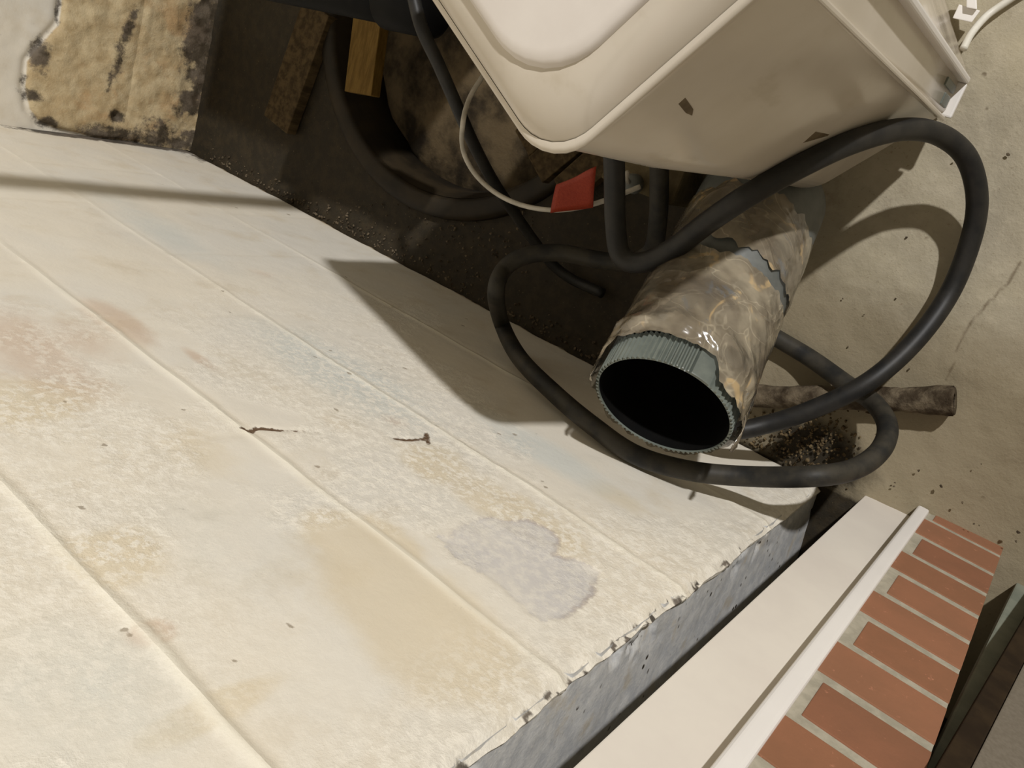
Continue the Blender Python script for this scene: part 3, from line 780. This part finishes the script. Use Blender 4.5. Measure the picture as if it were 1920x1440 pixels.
lo2, lpts = run('rubber_hose', 'dusty black rubber hose coiled under the pipe mouth and resting against the cream wall', 'hose',
    [(1236, 280, .20), (1236, 340, .19), (1234, 410, .17), (1222, 470, .14), (1180, 492, .13), (1120, 487, .14), (1050, 474, .16), (985, 480, .185), (945, 505, .205), (930, 550, .225),
     (942, 610, 0, .034), (975, 672, 0, .028), (1040, 738, 0, .022), (1110, 797, 0, .017), (1190, 852, 0, .0145), (1290, 882, 0, .024), (1400, 893, 0, .044),
     (1520, 893, .235), (1600, 880, .19), (1650, 845, .145), (1664, 800, .10), (1640, 757, .054), (1590, 722, .038), (1520, 672, .016), (1450, 630, .012), (1400, 598, .012)], .0112, M_HOSE2, 18)
run('power_cable', 'stiff black cable dropping from the drain pipe past the basin', 'cable',
    [(770, -30, .335), (790, 50, .33), (822, 120, .30), (855, 195, .27), (888, 270, .22), (925, 340, .16), (965, 400, .10), (1000, 450, .06), (1035, 495, .03), (1075, 525, .014), (1130, 550, .012)], .0078, M_HOSE, 14)
run('thin_cord', 'thin grey cord hanging in a curve from the bin lip to the red tape', 'cord',
    [(945, 85, .22), (925, 112, .24), (905, 143, .27), (880, 185, .29), (868, 230, .31), (868, 280, .28), (890, 325, .26), (930, 362, .25), (980, 385, .245), (1040, 394, .24), (1100, 386, .235), (1150, 370, .22), (1200, 350, .2)], .0030, M_CORDG, 10)
run('white_cord', 'white cord running over the concrete from the bin corner to the top right', 'cord',
    [(1806, 92, .04), (1822, 62, .03), (1850, 30, .014), (1885, 5, .009), (1930, -25, .009)], .0040, M_CORDW, 10)
# red flag tape folded over the thin cord
q = [at(1033, 399, z=.245), at(1045, 346, z=.262), at(1085, 330, z=.268), at(1118, 310, z=.272), at(1113, 388, z=.24)]
bm = bmesh.new(); rows = []
A_, B_ = at(1032, 399, z=.243), at(1113, 389, z=.240); C_, D_ = at(1044, 347, z=.265), at(1119, 312, z=.275)
for i in range(7):
    t = i / 6; row = []
    for k in range(9):
        s = k / 8; p = A_.lerp(B_, s).lerp(C_.lerp(D_, s), t); p = p + Vector((0, 0, 1)) * .002 * math.sin(s * 7 + t * 2)
        row.append(bm.verts.new(p))
    rows.append(row)
for p, r_ in zip(rows, rows[1:]):
    for k in range(8): bm.faces.new((p[k], p[k + 1], r_[k + 1], r_[k]))
ft = from_bm('flag_tape', bm, M_RED, None, True)
sm = ft.modifiers.new('s', 'SOLIDIFY'); sm.thickness = .0012; sm.offset = 0
tag(ft, 'red-orange tape flag folded over the thin grey cord', 'tape')
# clamp knob between the hose legs
kb = at(1190, 345, z=.175)
kn = empty('hose_clamp', kb); tag(kn, 'small pale clamp knob between the two black hose legs under the bin', 'clamp')
from_bm('knob', tube_bm([Vector((0, 0, -.004)), Vector((0, 0, 0)), Vector((0, 0, .012)), Vector((0, 0, .016))], lambda t: (.008, .012, .011, .006)[min(3, int(t * 3.01))], 16), M_PVC, kn, True)
from_bm('screw', tube_bm([Vector((0, 0, .015)), Vector((0, .004, .024)), Vector((.001, .012, .03))], .0028, 8), M_CORDG, kn, True)

# rusty pipe stub lying on the floor
ra, rb = at(1788, 752, z=.018), at(1400, 742, z=.018)
rs = empty('rusty_pipe', (ra + rb) / 2); tag(rs, 'short corroded iron pipe stub lying on the floor under the hose loops', 'pipe')
dirr = (rb - ra).normalized()
pts = [ra + (rb - ra) * (i / 40) - Vector(rs.location) for i in range(41)]
bm = tube_bm(pts, lambda t: .0145 + .003 * math.exp(-(t / .12) ** 2), 20, cap=False)
for v in bm.verts:
    nn = float(fbm(np.array(v.co.x * 1.0 + 5), np.array(v.co.y + v.co.z * 2 + 5), 55, 3, 120)) - .5
    c = pts[0] + dirr * (v.co - pts[0]).dot(dirr); v.co += (v.co - c).normalized() * nn * .006
from_bm('shell', bm, M_RUST, rs, True)
from_bm('bore', tube_bm([pts[0] + dirr * .001, pts[0] + dirr * .03], .0085, 16), M_INSIDE, rs, True)
bm = tube_bm([pts[0] - dirr * .0005, pts[0] + dirr * .002], lambda t: .0165, 18)
bore_ring = from_bm('rust_lip', lathe([(.0088, -.001), (.0160, -.0015), (.0172, .001), (.0165, .003), (.0088, .002), (.0088, -.001)], 20), M_RUST, rs, True)
bore_ring.matrix_local = Matrix.Translation(pts[0]) @ dirr.to_track_quat('Z', 'Y').to_matrix().to_4x4()
bm.free()
# white clip at the top right
cl = empty('cable_clip', at(1812, 22, z=.04)); tag(cl, 'white plastic clip at the top edge beside the white cord', 'clip')
e = lambda px, py, z: at(px, py, z=z) - Vector(cl.location)
def slab(name, pix, z0, z1, mat, par):
    bm = bmesh.new(); hexa(bm, [e(*p, z0) for p in pix] + [e(*p, z1) for p in pix], .001)
    return from_bm(name, bm, mat, par)
slab('clip_base', [(1786, 34), (1822, 42), (1838, 20), (1798, 8)], .02, .04, M_BEAD, cl)
slab('clip_arm', [(1812, 14), (1832, 18), (1830, -30), (1812, -30)], .024, .046, M_BEAD, cl)

# rubble and grit ----------------------------------------------------
def rubble(name, label, spots, mat, seed):
    rr = random.Random(seed); bm = bmesh.new()
    for (x, y, z, s) in spots:
        g = bmesh.ops.create_icosphere(bm, subdivisions=1, radius=s)
        m = Matrix.Rotation(rr.random() * 6, 3, Vector((rr.random(), rr.random(), 1)).normalized())
        for v in g['verts']:
            k = rr.uniform(.6, 1.25)
            v.co = m @ Vector((v.co.x * k, v.co.y * k * .8, v.co.z * k * .55)); v.co += Vector((x, y, z + s * .3))
    o = from_bm(name, bm, mat); return tag(o, label, 'debris', kind='stuff')
rr = random.Random(9); sp = []
for _ in range(420):
    c = at(rr.gauss(1500, 60), rr.gauss(825, 38), z=0)
    if c.y < .004 and c.x < .03: continue
    sp.append((c.x, c.y, rr.random() * .006 * max(0, 1 - abs(c.x + .03) / .08), rr.uniform(.001, .0035)))
rubble('rust_crumbs', 'brown crumbs and flaked plaster heaped at the foot of the wall end', sp, simple('brown_crumbs', lin(44, 33, 20), lin(118, 102, 76), 140, .9, .1), 1)
sp = []
for _ in range(500):
    x = rr.uniform(-1.35, .02); sp.append((x, .004 + abs(rr.gauss(0, .012)), 0, rr.uniform(.001, .0035)))
for _ in range(260):
    c = at(rr.uniform(600, 1000), rr.uniform(380, 520), z=0)
    if c.y > .005: sp.append((c.x, c.y, 0, rr.uniform(.001, .003)))
rubble('plaster_crumbs', 'dark crumbs scattered along the base of the cream wall', sp, M_RUST, 2)
sp = []
for px, py, s in [(1723, 882, .0035), (1676, 912, .003), (1765, 912, .0045), (1805, 942, .003), (1678, 905, .0025), (1612, 840, .004), (1826, 982, .0025), (1836, 985, .0025), (1910, 998, .005),
                  (1705, 692, .003), (1668, 700, .0025), (1522, 655, .003), (1590, 650, .002), (1745, 230, .003), (1890, 290, .004), (1700, 445, .003), (1905, 1015, .004), (1790, 300, .003),
                  (1840, 870, .002), (1580, 560, .002), (1620, 590, .002), (1680, 560, .0025)]:
    c = at(px, py, z=0); sp.append((c.x, c.y, 0, s * .6))
rubble('floor_grit', 'loose grit and pebbles scattered on the open concrete', sp, M_RUST, 3)

for o in bpy.data.objects:
    if '_off' in o: del o['_off']
